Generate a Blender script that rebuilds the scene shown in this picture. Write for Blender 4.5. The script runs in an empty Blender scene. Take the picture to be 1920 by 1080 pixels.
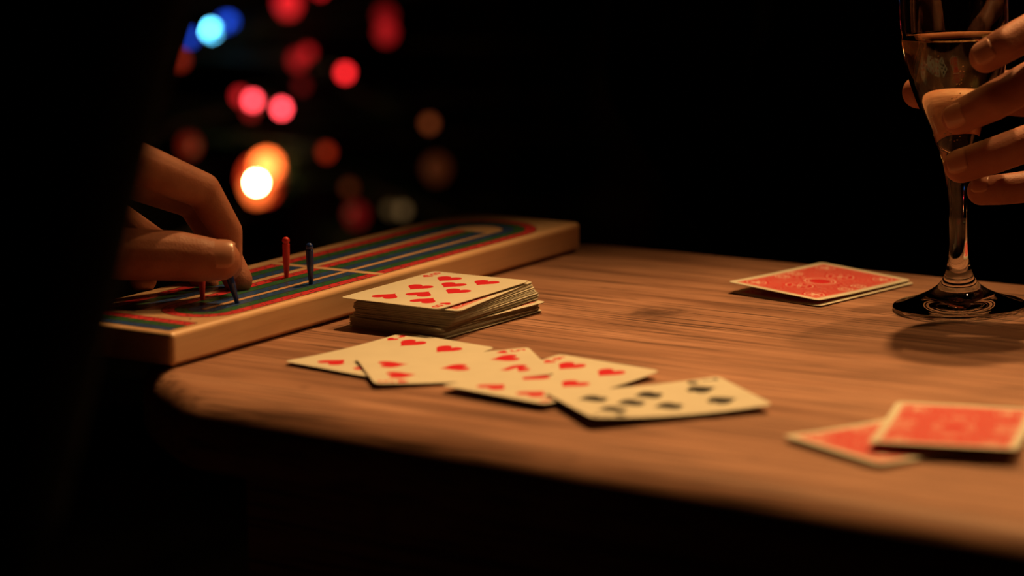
import bpy, bmesh, math, random
from mathutils import Vector, Matrix
from math import sin, cos, pi, radians, sqrt

sc = bpy.context.scene
COL = sc.collection
random.seed(7)

# ------------------------------------------------------------------ camera, world, lamp, exposure
# lengths below are millimetres measured from a point on the table plane; the table top is 0.75 m above the floor
TABLE_H = 0.75
CAM_H, PITCH, ROLL, FPX = 294.12, radians(10.8075), radians(0.6264), 5200.0


def V(x, y, z=0.0):
    return Vector((x / 1000.0, y / 1000.0, z / 1000.0 + TABLE_H))


def cam_axes():
    c, s = cos(PITCH), sin(PITCH)
    m0, m1, m2 = Vector((1, 0, 0)), Vector((0, s, c)), Vector((0, c, -s))
    cr, sr = cos(ROLL), sin(ROLL)
    return m0 * cr - m1 * sr, m0 * sr + m1 * cr, m2


AX, AY, AZ = cam_axes()
cam = bpy.data.objects.new('camera', bpy.data.cameras.new('camera'))
COL.objects.link(cam)
M = Matrix.Identity(4)
for i in range(3):
    M[i][0], M[i][1], M[i][2] = AX[i], AY[i], -AZ[i]
M.translation = V(0, 0, CAM_H)
cam.matrix_world = M
cam.data.sensor_width = 36.0
cam.data.lens = 36.0 * FPX / 1920.0
cam.data.clip_start = 0.05
cam.data.dof.use_dof = True
cam.data.dof.focus_distance = 1.478
cam.data.dof.aperture_fstop = 4.1
sc.camera = cam

world = bpy.data.worlds.new('world')
sc.world = world
world.use_nodes = True
bg = world.node_tree.nodes['Background']
bg.inputs[0].default_value = (1.0, 0.42, 0.16, 1)
bg.inputs[1].default_value = 0.0012

# the shaded warm bulbs of the room light, hanging beyond the table and to its right


def hang_lamp(name, az, el, dist, aim, watts, cone, size):
    ld = bpy.data.lights.new(name, 'SPOT')
    ld.energy = watts
    ld.color = (1.0, 0.54, 0.19)
    ld.shadow_soft_size = size
    ld.spot_size = radians(cone)
    ld.spot_blend = 1.0
    o = bpy.data.objects.new(name, ld)
    COL.objects.link(o)
    az, el = radians(az), radians(el)
    o.location = V(aim[0] + dist * cos(el) * cos(az), aim[1] + dist * cos(el) * sin(az), aim[2] + dist * sin(el))
    o.rotation_euler = (V(*aim) - o.location).to_track_quat('-Z', 'Y').to_euler()
    return o


hang_lamp('lamp_right', 16, 50, 1500.0, (82, 1238, 0), 24, 34, 0.026)
hang_lamp('lamp_middle', 53, 60, 1500.0, (84, 1240, 0), 44, 34, 0.024)
hang_lamp('lamp_behind', 74, 59, 1500.0, (80, 1245, 0), 88, 34.5, 0.024)

sc.view_settings.view_transform = 'Standard'
sc.view_settings.look = 'None'
sc.view_settings.exposure = 0.0
sc.view_settings.gamma = 1.0
sc.view_settings.use_curve_mapping = False
sc.cycles.max_bounces = 10
sc.cycles.transmission_bounces = 10
sc.cycles.transparent_max_bounces = 10


def at(u, v, y):
    """point on the vertical plane y (mm) seen at photo pixel u, v - used to read positions off the photograph"""
    d = AX * ((u - 960) / FPX) + AY * ((540 - v) / FPX) + AZ
    t = y / d.y
    return (d.x * t, y, CAM_H + d.z * t)


# ------------------------------------------------------------------ helpers
def mat(name, col=(0.8, 0.8, 0.8), rough=0.5, spec=0.5, **kw):
    m = bpy.data.materials.new(name)
    m.use_nodes = True
    b = m.node_tree.nodes['Principled BSDF']
    b.inputs['Base Color'].default_value = (*col, 1)
    b.inputs['Roughness'].default_value = rough
    b.inputs['Specular IOR Level'].default_value = spec
    for k, v in kw.items():
        b.inputs[k.replace('_', ' ')].default_value = v
    return m


class NT:
    def __init__(self, m):
        self.t = m.node_tree
        self.b = self.t.nodes.get('Principled BSDF')

    def n(self, typ, **kw):
        nd = self.t.nodes.new(typ)
        for k, v in kw.items():
            if k == 'ins':
                for a, c in v.items():
                    if isinstance(c, bpy.types.NodeSocket):
                        self.t.links.new(c, nd.inputs[a])
                    else:
                        nd.inputs[a].default_value = c
            else:
                setattr(nd, k, v)
        return nd

    def link(self, a, b):
        self.t.links.new(a, b)

    def math(self, op, a, b=0.0, c=0.0):
        nd = self.n('ShaderNodeMath', operation=op)
        for i, x in enumerate((a, b, c)):
            if isinstance(x, bpy.types.NodeSocket):
                self.t.links.new(x, nd.inputs[i])
            else:
                nd.inputs[i].default_value = x
        return nd.outputs[0]

    def ramp(self, fac, stops):
        r = self.n('ShaderNodeValToRGB')
        el = r.color_ramp.elements
        while len(el) > 1:
            el.remove(el[-1])
        el[0].position, el[0].color = stops[0][0], (*stops[0][1], 1)
        for p, c in stops[1:]:
            e = el.new(p)
            e.color = (*c, 1)
        self.link(fac, r.inputs[0])
        return r.outputs[0]

    def mix(self, fac, a, b, blend='MIX'):
        nd = self.n('ShaderNodeMix', data_type='RGBA', blend_type=blend)
        for i, x in ((0, fac), (6, a), (7, b)):
            if isinstance(x, bpy.types.NodeSocket):
                self.t.links.new(x, nd.inputs[i])
            elif i == 0:
                nd.inputs[0].default_value = x
            else:
                nd.inputs[i].default_value = (*x, 1)
        return nd.outputs[2]

    def bump(self, h, strength=0.2, dist=0.001):
        nd = self.n('ShaderNodeBump')
        nd.inputs['Strength'].default_value = strength
        nd.inputs['Distance'].default_value = dist
        self.link(h, nd.inputs['Height'])
        self.link(nd.outputs[0], self.b.inputs['Normal'])


def link(name, me, m=None, parent=None, smooth=False):
    o = bpy.data.objects.new(name, me)
    COL.objects.link(o)
    if m is not None:
        me.materials.clear()
        me.materials.append(m)
    if parent is not None:
        o.parent = parent
    if smooth:
        for p in me.polygons:
            p.use_smooth = True
    return o


def obj(name, bm, m=None, parent=None, smooth=False):
    me = bpy.data.meshes.new(name)
    bmesh.ops.recalc_face_normals(bm, faces=bm.faces[:])
    bm.to_mesh(me)
    bm.free()
    return link(name, me, m, parent, smooth)


def tag(o, label=None, cat=None, group=None, kind=None):
    if label:
        o['label'] = label
    if cat:
        o['category'] = cat
    if group:
        o['group'] = group
    if kind:
        o['kind'] = kind
    return o


def empty(name, loc, rz=0.0):
    o = bpy.data.objects.new(name, None)
    o.empty_display_size = 0.02
    COL.objects.link(o)
    o.location = loc
    o.rotation_euler = (0, 0, rz)
    return o


def box_bm(x0, x1, y0, y1, z0, z1, s=0.001):
    bm = bmesh.new()
    bmesh.ops.create_cube(bm, size=1.0)
    for v in bm.verts:
        v.co = Vector((x0 + (v.co.x + .5) * (x1 - x0), y0 + (v.co.y + .5) * (y1 - y0), z0 + (v.co.z + .5) * (z1 - z0))) * s
    return bm


def lathe_bm(profile, seg=48, s=0.001, caps=True):
    bm = bmesh.new()
    rings = []
    for r, z in profile:
        if r < 1e-6:
            rings.append([bm.verts.new((0, 0, z * s))])
        else:
            rings.append([bm.verts.new((r * s * cos(2 * pi * k / seg), r * s * sin(2 * pi * k / seg), z * s)) for k in range(seg)])
    for a, b in zip(rings[:-1], rings[1:]):
        for k in range(seg):
            k2 = (k + 1) % seg
            if len(a) == 1 and len(b) == 1:
                continue
            if len(a) == 1:
                bm.faces.new((a[0], b[k], b[k2]))
            elif len(b) == 1:
                bm.faces.new((a[k], a[k2], b[0]))
            else:
                bm.faces.new((a[k], a[k2], b[k2], b[k]))
    if caps:
        for r in (rings[0], rings[-1]):
            if len(r) > 2:
                bm.faces.new(r)
    return bm


def add_tube(bm, pts, radii, seg=12):
    """closed tapered tube through pts (Vectors, metres)"""
    rings = []
    n = len(pts)
    up = Vector((0, 0, 1))
    for i, p in enumerate(pts):
        d = (pts[min(i + 1, n - 1)] - pts[max(i - 1, 0)]).normalized()
        a = d.cross(up)
        if a.length < 1e-3:
            a = d.cross(Vector((0, 1, 0)))
        a.normalize()
        b = d.cross(a)
        r = radii[i] if hasattr(radii, '__len__') else radii
        rings.append([bm.verts.new(p + (a * cos(2 * pi * k / seg) + b * sin(2 * pi * k / seg)) * r) for k in range(seg)])
    for a, b in zip(rings[:-1], rings[1:]):
        for k in range(seg):
            bm.faces.new((a[k], a[(k + 1) % seg], b[(k + 1) % seg], b[k]))
    bm.faces.new(rings[0])
    bm.faces.new(rings[-1])


def add_ball(bm, c, r, sx=1, sy=1, sz=1, rot=None, seg=16):
    m = Matrix.Translation(c) @ (rot.to_4x4() if rot else Matrix.Identity(4)) @ Matrix.Diagonal((sx, sy, sz, 1))
    bmesh.ops.create_uvsphere(bm, u_segments=seg, v_segments=max(6, seg // 2 + 2), radius=r, matrix=m)


def add_chain(bm, pts, radii, seg=16):
    for i, (p, r) in enumerate(zip(pts, radii)):
        add_ball(bm, p, r, seg=seg)
        if i:
            add_tube(bm, [pts[i - 1], p], [radii[i - 1], r], seg)


def fuse(bm, voxel, smooth=3, factor=0.5):
    """voxel-union a pile of closed shells into one continuous skin, returned as mesh data"""
    me = bpy.data.meshes.new('tmp')
    bmesh.ops.recalc_face_normals(bm, faces=bm.faces[:])
    bm.to_mesh(me)
    bm.free()
    o = bpy.data.objects.new('tmp', me)
    COL.objects.link(o)
    r = o.modifiers.new('r', 'REMESH')
    r.mode = 'VOXEL'
    r.voxel_size = voxel
    if smooth:
        s = o.modifiers.new('s', 'SMOOTH')
        s.iterations = smooth
        s.factor = factor
    dg = bpy.context.evaluated_depsgraph_get()
    out = bpy.data.meshes.new_from_object(o.evaluated_get(dg))
    bpy.data.objects.remove(o)
    bpy.data.meshes.remove(me)
    for p in out.polygons:
        p.use_smooth = True
    return out


def join_meshes(name, meshes):
    bm = bmesh.new()
    for me in meshes:
        bm.from_mesh(me)
    out = bpy.data.meshes.new(name)
    bm.to_mesh(out)
    bm.free()
    for p in out.polygons:
        p.use_smooth = True
    return out


# ------------------------------------------------------------------ materials
def wood(name, dark, mid, light, rough=0.4, scale=1.0, streak=0.5, rot=0.0, spec=0.35, worn=False, bump=0.15):
    m = mat(name, mid, rough, spec)
    t = NT(m)
    tc = t.n('ShaderNodeTexCoord')
    mp = t.n('ShaderNodeMapping', ins={'Vector': tc.outputs['Object']})
    mp.inputs['Rotation'].default_value = (0, 0, rot)
    mp.inputs['Scale'].default_value = (2.6 * scale, 62 * scale, 62 * scale)
    wp = t.n('ShaderNodeTexNoise', ins={'Vector': tc.outputs['Object'], 'Scale': 5.0 * scale, 'Detail': 2.0})
    va = t.n('ShaderNodeVectorMath', operation='MULTIPLY_ADD', ins={0: wp.outputs['Color'], 1: (0.0, 2.2, 2.2), 2: mp.outputs[0]})
    n1 = t.n('ShaderNodeTexNoise', ins={'Vector': va.outputs[0], 'Scale': 1.0, 'Detail': 7.0, 'Roughness': 0.62})
    col = t.ramp(n1.outputs['Fac'], [(0.3, dark), (0.5, mid), (0.7, light)])
    mp2 = t.n('ShaderNodeMapping', ins={'Vector': tc.outputs['Object']})
    mp2.inputs['Rotation'].default_value = (0, 0, rot)
    mp2.inputs['Scale'].default_value = (9 * scale, 420 * scale, 420 * scale)
    n2 = t.n('ShaderNodeTexNoise', ins={'Vector': mp2.outputs[0], 'Scale': 1.0, 'Detail': 3.0})
    pore = t.ramp(n2.outputs['Fac'], [(0.37, (1, 1, 1)), (0.47, (0, 0, 0))])
    f = t.math('MULTIPLY', pore, streak)
    col = t.mix(f, col, tuple(c * 0.45 for c in dark))
    n3 = t.n('ShaderNodeTexNoise', ins={'Vector': tc.outputs['Object'], 'Scale': 7.0, 'Detail': 3.0})
    col = t.mix(0.55, col, t.ramp(n3.outputs['Fac'], [(0.3, (0.55, 0.5, 0.48)), (0.65, (1.1, 1.1, 1.1))]), 'MULTIPLY')
    if worn:
        # old glass rings / a dark stain and fine scratches worn into the top
        st = t.n('ShaderNodeVectorMath', operation='DISTANCE', ins={0: tc.outputs['Object'], 1: worn})
        nz = t.n('ShaderNodeTexNoise', ins={'Vector': tc.outputs['Object'], 'Scale': 70.0, 'Detail': 3.0})
        dd = t.math('ADD', st.outputs['Value'], t.math('MULTIPLY', t.math('SUBTRACT', nz.outputs['Fac'], 0.5), 0.03))
        stain = t.ramp(dd, [(0.006, (1, 1, 1)), (0.016, (0.25, 0.25, 0.25)), (0.034, (0, 0, 0))])
        col = t.mix(t.math('MULTIPLY', stain, 0.85), col, (0.06, 0.022, 0.012))
        for k, (an, sc_) in enumerate(((0.9, 60), (-0.5, 75), (1.7, 50))):
            mps = t.n('ShaderNodeMapping', ins={'Vector': tc.outputs['Object']})
            mps.inputs['Rotation'].default_value = (0, 0, an)
            mps.inputs['Scale'].default_value = (sc_ * 0.1, sc_ * 2.0, 1.0)
            vo = t.n('ShaderNodeTexVoronoi', feature='DISTANCE_TO_EDGE', ins={'Vector': mps.outputs[0], 'Scale': 1.0})
            ln = t.ramp(vo.outputs['Distance'], [(0.0, (1, 1, 1)), (0.035, (0, 0, 0))])
            msk = t.n('ShaderNodeTexNoise', ins={'Vector': tc.outputs['Object'], 'Scale': 13.0 + 4 * k, 'Detail': 1.0})
            mk = t.ramp(msk.outputs['Fac'], [(0.52, (0, 0, 0)), (0.66, (1, 1, 1))])
            col = t.mix(t.math('MULTIPLY', t.math('MULTIPLY', ln, mk), 0.35), col, (0.10, 0.045, 0.025))
        rg = t.math('MULTIPLY_ADD', n3.outputs['Fac'], 0.25, rough - 0.1)
        t.link(rg, t.b.inputs['Roughness'])
    t.link(col, t.b.inputs['Base Color'])
    t.bump(t.math('MULTIPLY_ADD', n2.outputs['Fac'], 0.6, n1.outputs['Fac']), bump, 0.0006)
    return m


DB = radians(-32.3)   # grain direction of the table top
M_TABLE = wood('oiled_table_wood', (0.20, 0.092, 0.058), (0.355, 0.180, 0.118), (0.475, 0.258, 0.178), 0.52, 1.0, 0.9, 0.0, 0.18, worn=(0.0, 0.0, 0.0))
M_BOARD = wood('pale_pine', (0.78, 0.47, 0.27), (0.87, 0.56, 0.34), (0.92, 0.62, 0.40), 0.30, 1.2, 0.12, 0.0, 0.5, bump=0.05)
M_BOARD.node_tree.nodes['Principled BSDF'].inputs['Coat Weight'].default_value = 0.5
M_BOARD.node_tree.nodes['Principled BSDF'].inputs['Coat Roughness'].default_value = 0.28
M_FLOOR = wood('dark_floor_wood', (0.03, 0.018, 0.012), (0.06, 0.035, 0.022), (0.09, 0.05, 0.03), 0.5, 0.4)
M_TRIM = wood('dark_red_trim_wood', (0.16, 0.04, 0.025), (0.26, 0.065, 0.035), (0.32, 0.09, 0.05), 0.5, 0.5)


def paint(name, col, rough=0.35):
    m = mat(name, col, rough, 0.5)
    t = NT(m)
    tc = t.n('ShaderNodeTexCoord')
    n = t.n('ShaderNodeTexNoise', ins={'Vector': tc.outputs['Object'], 'Scale': 160.0, 'Detail': 4.0})
    c = t.ramp(n.outputs['Fac'], [(0.3, tuple(x * 0.72 for x in col)), (0.6, col), (0.78, tuple(min(1, x * 1.2 + 0.01) for x in col))])
    t.link(c, t.b.inputs['Base Color'])
    t.bump(n.outputs['Fac'], 0.05, 0.0003)
    return m


M_RED = paint('red_lane_paint', (0.66, 0.040, 0.055))
M_GREEN = paint('green_lane_paint', (0.028, 0.130, 0.055))
M_BLUE = paint('blue_lane_paint', (0.020, 0.075, 0.26))
M_LINE = paint('dark_lane_outline', (0.035, 0.014, 0.012))
M_HOLE = mat('peg_hole_dark', (0.03, 0.014, 0.008), 0.8)
M_PEGRED = mat('red_plastic', (0.70, 0.035, 0.03), 0.28, 0.5, Subsurface_Weight=0.12, Subsurface_Radius=(0.003, 0.0008, 0.0006))
M_PEGBLUE = mat('blue_plastic', (0.012, 0.035, 0.19), 0.22, 0.5)


def paper(name, col, rough=0.5):
    m = mat(name, col, rough, 0.22)
    t = NT(m)
    tc = t.n('ShaderNodeTexCoord')
    n = t.n('ShaderNodeTexNoise', ins={'Vector': tc.outputs['Object'], 'Scale': 55.0, 'Detail': 5.0})
    c = t.ramp(n.outputs['Fac'], [(0.3, tuple(x * 0.93 for x in col)), (0.7, col)])
    t.link(c, t.b.inputs['Base Color'])
    v = t.n('ShaderNodeTexVoronoi', ins={'Vector': tc.outputs['Object'], 'Scale': 1500.0})
    t.bump(v.outputs['Distance'], 0.04, 0.0001)
    return m


M_CARD = paper('card_paper', (0.66, 0.63, 0.53))
M_CARDEDGE = paper('soiled_shaded_card_edge', (0.27, 0.23, 0.17), 0.85)  # soiled rims, darkened further for the shade in the gaps between cards
M_PIPRED = mat('red_print', (0.58, 0.012, 0.026), 0.5, 0.15)
M_PIPBLACK = mat('black_print', (0.018, 0.015, 0.016), 0.5, 0.2)


def back_material():
    m = mat('red_ornament_print', (0.7, 0.03, 0.04), 0.5, 0.15)
    t = NT(m)
    tc = t.n('ShaderNodeTexCoord')
    s = t.n('ShaderNodeSeparateXYZ', ins={0: tc.outputs['Object']})
    ax = t.math('ABSOLUTE', t.math('MULTIPLY', s.outputs[0], 1000.0))
    ay = t.math('ABSOLUTE', t.math('MULTIPLY', s.outputs[1], 1000.0))

    def dist(cx, cy):
        dx, dy = t.math('SUBTRACT', ax, cx), t.math('SUBTRACT', ay, cy)
        return t.math('SQRT', t.math('ADD', t.math('MULTIPLY', dx, dx), t.math('MULTIPLY', dy, dy))), dx, dy

    def band(d, r, w):   # 1 inside a ring of radius r
        return t.math('LESS_THAN', t.math('ABSOLUTE', t.math('SUBTRACT', d, r)), w)

    white = None

    def add(x):
        nonlocal white
        white = x if white is None else t.math('MAXIMUM', white, x)

    d0, dx0, dy0 = dist(0, 0)
    for r, w in ((8.6, 0.45), (6.6, 0.3)):
        add(band(d0, r, w))
    d1, dx1, dy1 = dist(0, 19)
    ang = t.math('ARCTAN2', dy1, dx1)
    pet = t.math('MULTIPLY_ADD', t.math('COSINE', t.math('MULTIPLY', ang, 6.0)), 1.5, 3.4)
    add(t.math('LESS_THAN', t.math('ABSOLUTE', t.math('SUBTRACT', d1, pet)), 0.6))
    add(band(d1, 7.6, 0.35))
    add(t.math('LESS_THAN', d1, 1.3))
    d2, dx2, dy2 = dist(20, 32)
    ang2 = t.math('ARCTAN2', dy2, dx2)
    pet2 = t.math('MULTIPLY_ADD', t.math('COSINE', t.math('MULTIPLY', ang2, 5.0)), 1.3, 3.0)
    add(t.math('LESS_THAN', d2, pet2))
    add(band(d2, 5.4, 0.4))
    d3, _, _ = dist(22, 6)
    add(band(d3, 4.0, 0.4))
    add(band(d3, 2.2, 0.4))
    # fine scroll work fills the rest of the field outside the medallions
    wv = t.n('ShaderNodeTexWave', wave_type='RINGS', ins={'Vector': tc.outputs['Object'], 'Scale': 210.0, 'Distortion': 9.0, 'Detail': 2.0, 'Detail Scale': 1.2})
    scroll = t.math('GREATER_THAN', wv.outputs['Fac'], 0.72)
    outside = t.math('GREATER_THAN', t.math('MINIMUM', d1, t.math('MINIMUM', d0, t.math('SUBTRACT', d2, -2.0))), 8.8)
    add(t.math('MULTIPLY', t.math('MULTIPLY', scroll, outside), 0.5))
    # border hairline
    bx = t.math('SUBTRACT', 27.6, ax)
    by = t.math('SUBTRACT', 40.1, ay)
    edge = t.math('MINIMUM', bx, by)
    add(t.math('LESS_THAN', t.math('ABSOLUTE', t.math('SUBTRACT', edge, 1.0)), 0.28))
    col = t.mix(t.math('MULTIPLY', white, 0.75), (0.56, 0.018, 0.026), (0.74, 0.58, 0.48))
    t.link(col, t.b.inputs['Base Color'])
    return m


M_BACK = back_material()


def skin_material():
    m = mat('skin', (0.50, 0.23, 0.14), 0.55, 0.3, Subsurface_Weight=0.22, Subsurface_Radius=(0.006, 0.0022, 0.0012), Subsurface_Scale=0.5)
    t = NT(m)
    tc = t.n('ShaderNodeTexCoord')
    n = t.n('ShaderNodeTexNoise', ins={'Vector': tc.outputs['Object'], 'Scale': 60.0, 'Detail': 4.0})
    c = t.ramp(n.outputs['Fac'], [(0.3, (0.30, 0.100, 0.058)), (0.55, (0.365, 0.138, 0.085)), (0.75, (0.42, 0.175, 0.112))])
    t.link(c, t.b.inputs['Base Color'])
    v = t.n('ShaderNodeTexVoronoi', ins={'Vector': tc.outputs['Object'], 'Scale': 900.0})
    n2 = t.n('ShaderNodeTexNoise', ins={'Vector': tc.outputs['Object'], 'Scale': 260.0, 'Detail': 3.0})
    t.bump(t.math('MULTIPLY_ADD', n2.outputs['Fac'], 1.6, v.outputs['Distance']), 0.22, 0.0004)
    return m


M_SKIN = skin_material()
M_CREASE = mat('skin_crease', (0.36, 0.15, 0.10), 0.6, 0.3)
M_NAIL = mat('fingernail', (0.46, 0.205, 0.14), 0.28, 0.5)


def cloth(name, col):
    m = mat(name, col, 0.95, 0.1)
    t = NT(m)
    tc = t.n('ShaderNodeTexCoord')
    n = t.n('ShaderNodeTexNoise', ins={'Vector': tc.outputs['Object'], 'Scale': 400.0, 'Detail': 3.0})
    c = t.ramp(n.outputs['Fac'], [(0.3, tuple(x * 0.6 for x in col)), (0.7, col)])
    t.link(c, t.b.inputs['Base Color'])
    t.bump(n.outputs['Fac'], 0.4, 0.001)
    return m


M_BLACK = cloth('black_knit', (0.006, 0.006, 0.006))
M_TROUSER = cloth('dark_trouser_cloth', (0.008, 0.008, 0.010))
M_HAIR = cloth('dark_hair', (0.02, 0.012, 0.008))


def glassy(name, col, ior):
    m = bpy.data.materials.new(name)
    m.use_nodes = True
    t = m.node_tree
    t.nodes.remove(t.nodes['Principled BSDF'])
    g = t.nodes.new('ShaderNodeBsdfGlass')
    g.inputs['Color'].default_value = (*col, 1)
    g.inputs['Roughness'].default_value = 0.0
    g.inputs['IOR'].default_value = ior
    t.links.new(g.outputs[0], t.nodes['Material Output'].inputs[0])
    return m


M_GLASS = glassy('clear_glass', (1, 1, 1), 1.5)
M_WINE = glassy('pale_sparkling_wine', (1.0, 0.95, 0.80), 1.34)
M_WINEWALL = glassy('wine_against_glass', (1.0, 0.95, 0.80), 1.34 / 1.5)
M_BUBBLE = glassy('gas_bubble', (1, 1, 1), 1.0 / 1.34)
M_WALL = cloth('dark_wall_paint', (0.035, 0.024, 0.018))
M_NEEDLE = cloth('dark_fir_needles', (0.020, 0.045, 0.018))
M_BARK = wood('bark', (0.02, 0.012, 0.008), (0.05, 0.03, 0.02), (0.08, 0.05, 0.03), 0.9, 2.0)
M_WIRE = mat('green_wire', (0.01, 0.03, 0.012), 0.5)


def glow(name, col, strength):
    m = mat(name, (0.02, 0.02, 0.02), 0.3)
    b = m.node_tree.nodes['Principled BSDF']
    b.inputs['Emission Color'].default_value = (*col, 1)
    b.inputs['Emission Strength'].default_value = strength
    return m


# ------------------------------------------------------------------ room shell (all but lost in the dark)
def struct(name, bm, m):
    return tag(obj(name, bm, m), kind='structure')


struct('floor', box_bm(-2600, 2600, -900, 4600, -810, -750 + 750 - 750, 0.001), M_FLOOR).location = (0, 0, TABLE_H)
struct('wall_back', box_bm(-2600, 2600, 4500, 4600, -750, 1850), M_WALL).location = (0, 0, TABLE_H)
struct('wall_left', box_bm(-2600, -2500, -900, 4500, -750, 1850), M_WALL).location = (0, 0, TABLE_H)
struct('wall_right', box_bm(2500, 2600, -900, 4500, -750, 1850), M_WALL).location = (0, 0, TABLE_H)
struct('ceiling', box_bm(-2600, 2600, -900, 4600, 1850, 1910), M_WALL).location = (0, 0, TABLE_H)
# the upright edges of a dark wooden doorway beyond the table
struct('trim_1', box_bm(130, 235, 4440, 4500, -750, 1350), M_TRIM).location = (0, 0, TABLE_H)
struct('trim_2', box_bm(-100, 0, 4440, 4500, -750, 1350), M_TRIM).location = (0, 0, TABLE_H)

# ------------------------------------------------------------------ table
# local frame of the table: +X runs along the grain (to the right and towards the camera), +Y away from the camera
TX = Vector((cos(DB), sin(DB), 0))
TY = Vector((-sin(DB), cos(DB), 0))
B0, B1, A0, A1 = -902.0, -60.0, 962.0, 1466.0       # extents of the top along TX and TY
ORG = V(TX.x * -620 + TY.x * 1215, TX.y * -620 + TY.y * 1215, 0)
STAIN = V(78.0, 1462.0, 0)


def tl(b, a, z):           # table coordinates -> local coordinates of the table empty (mm)
    # the front edge is not quite parallel to the far one
    w = min(1.0, max(0.0, (1215 - a) / 240.0))
    a = a + w * (24 - 20 * (b + 722) / 352)
    return ((b + 620) / 1000, (a - 1215) / 1000, z / 1000)


table = empty('low_wooden_table', ORG, DB)
tag(table, 'small square-edged wooden table with worn oiled top under the card game', 'table')


def rounded_rect(x0, x1, y0, y1, r, n=10, rad=None, cut=None):
    pts = []
    for k, (cx, cy, a0) in enumerate(((x1, y1, 0), (x0, y1, 90), (x0, y0, 180), (x1, y0, 270))):
        rr = rad[k] if rad else r
        ix, iy = cx - (rr if cx == x1 else -rr), cy - (rr if cy == y1 else -rr)
        for i in range(n + 1):
            a = radians(a0 + 90 * i / n)
            p = 2 / cut[k] if cut else 1.0
            ca, sa = cos(a), sin(a)
            pts.append((ix + rr * math.copysign(abs(ca) ** p, ca), iy + rr * math.copysign(abs(sa) ** p, sa)))
    return pts


def slab_bm(x0, x1, y0, y1, z0, z1, corner, rnd, tf, n=12, m=8, rad=None, cut=None):
    """slab with rounded corners and a quarter-round top edge"""
    bm = bmesh.new()
    loops = []
    prof = [(0.0, z0 + min(4, rnd)), (0.0, z1 - rnd)]
    prof = [(min(4, rnd), z0), (0.0, z0 + min(4, rnd)), (0.0, z1 - rnd)] + [(rnd * (1 - cos(pi / 2 * i / m)), z1 - rnd + rnd * sin(pi / 2 * i / m)) for i in range(1, m + 1)]
    for ins, z in prof:
        rr = [max(c - ins, 0.6) for c in (rad or [corner] * 4)]
        loops.append([bm.verts.new(tf(x, y, z)) for x, y in rounded_rect(x0 + ins, x1 - ins, y0 + ins, y1 - ins, 0, n, rr, cut)])
    for a, b in zip(loops[:-1], loops[1:]):
        k = len(a)
        for i in range(k):
            bm.faces.new((a[i], a[(i + 1) % k], b[(i + 1) % k], b[i]))
    bm.faces.new(loops[0][::-1])
    bm.faces.new(loops[-1])
    return bm


top = obj('table_top', slab_bm(B0, B1, A0, A1, -34, 0, 0, 19, tl, n=16, rad=[60, 60, 98, 60], cut=[2, 2, 1.42, 2]), M_TABLE, table)
for p in top.data.polygons:
    p.use_smooth = len(p.vertices) == 4
sw = table.matrix_world
loc_st = Matrix.Rotation(-DB, 3, 'Z') @ (STAIN - ORG)
for nd in M_TABLE.node_tree.nodes:
    if nd.type == 'VECT_MATH' and nd.operation == 'DISTANCE':
        nd.inputs[1].default_value = loc_st
for k, (b0, b1, a0, a1) in enumerate(((B0 + 105, B1 - 45, A0 + 45, A0 + 67), (B0 + 45, B1 - 45, A1 - 67, A1 - 45), (B0 + 45, B0 + 67, A0 + 125, A1 - 67), (B1 - 67, B1 - 45, A0 + 67, A1 - 67))):
    x0, y0, _ = tl(b0, a0, 0)
    x1, y1, _ = tl(b1, a1, 0)
    obj('apron', box_bm(x0, x1, y0, y1, -0.104, -0.034, 1.0), M_TABLE, table)
for b in (B0 + 62, B1 - 62):
    for a in (A0 + 62, A1 - 62):
        x, y, _ = tl(b + (38 if b < -500 and a < 1200 else 0), a + (38 if b < -500 and a < 1200 else 0), 0)
        bm = bmesh.new()
        add_tube(bm, [Vector((x, y, -0.034)), Vector((x, y, -0.12)), Vector((x, y, -0.75))], [0.030, 0.030, 0.019], 12)
        obj('leg', bm, M_TABLE, table)

# ------------------------------------------------------------------ cribbage board
BA = radians(56.788)
BO = (-167.65, 1336.13)
BL_, BW_, BT = 383.0, 86.5, 18.0
board = empty('cribbage_board', V(BO[0], BO[1], 0), BA)   # local X along the board, local Y across it to the left
tag(board, 'long pale wooden cribbage board with red, green and blue peg lanes', 'board game')


def bl(x, y, z):
    return (x / 1000, y / 1000, z / 1000)


bb = obj('board_body', slab_bm(0, BL_, 0, BW_, 0.6, BT, 3.0, 2.8, bl, n=5, m=5), M_BOARD, board)
for p in bb.data.polygons:
    p.use_smooth = len(p.vertices) == 4 and abs(p.normal.z) > 0.05

G1 = [4.0, 10.7, 17.3, 24.0]
G2 = [48.5, 41.8, 35.0, 28.0]
G3 = [75.5, 68.3, 61.1, 54.0]
SN, SF = 58.0, 329.0


def arc(s, t0, t1, sign, n=22):
    c, r = (t0 + t1) / 2, abs(t1 - t0) / 2
    return [(s + sign * r * sin(pi * i / n), c - (t1 - t0) / 2 * cos(pi * i / n)) for i in range(n + 1)]


def path(k):
    """boundary k of the whole lane loop, as (s, t) points: middle lane end, near turn, right lanes, far turn, left lanes"""
    p = [(322.0, G2[k])]
    p += arc(SN, G2[k], G1[k], -1)
    p += arc(SF, G1[k], G3[k], 1)
    p += [(34.0, G3[k])]
    out = []
    for a, b in zip(p[:-1], p[1:]):
        L = math.dist(a, b)
        n = max(1, int(L / 20)) if L > 25 else 1
        out += [(a[0] + (b[0] - a[0]) * i / n, a[1] + (b[1] - a[1]) * i / n) for i in range(n)]
    return out + [p[-1]]


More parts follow.
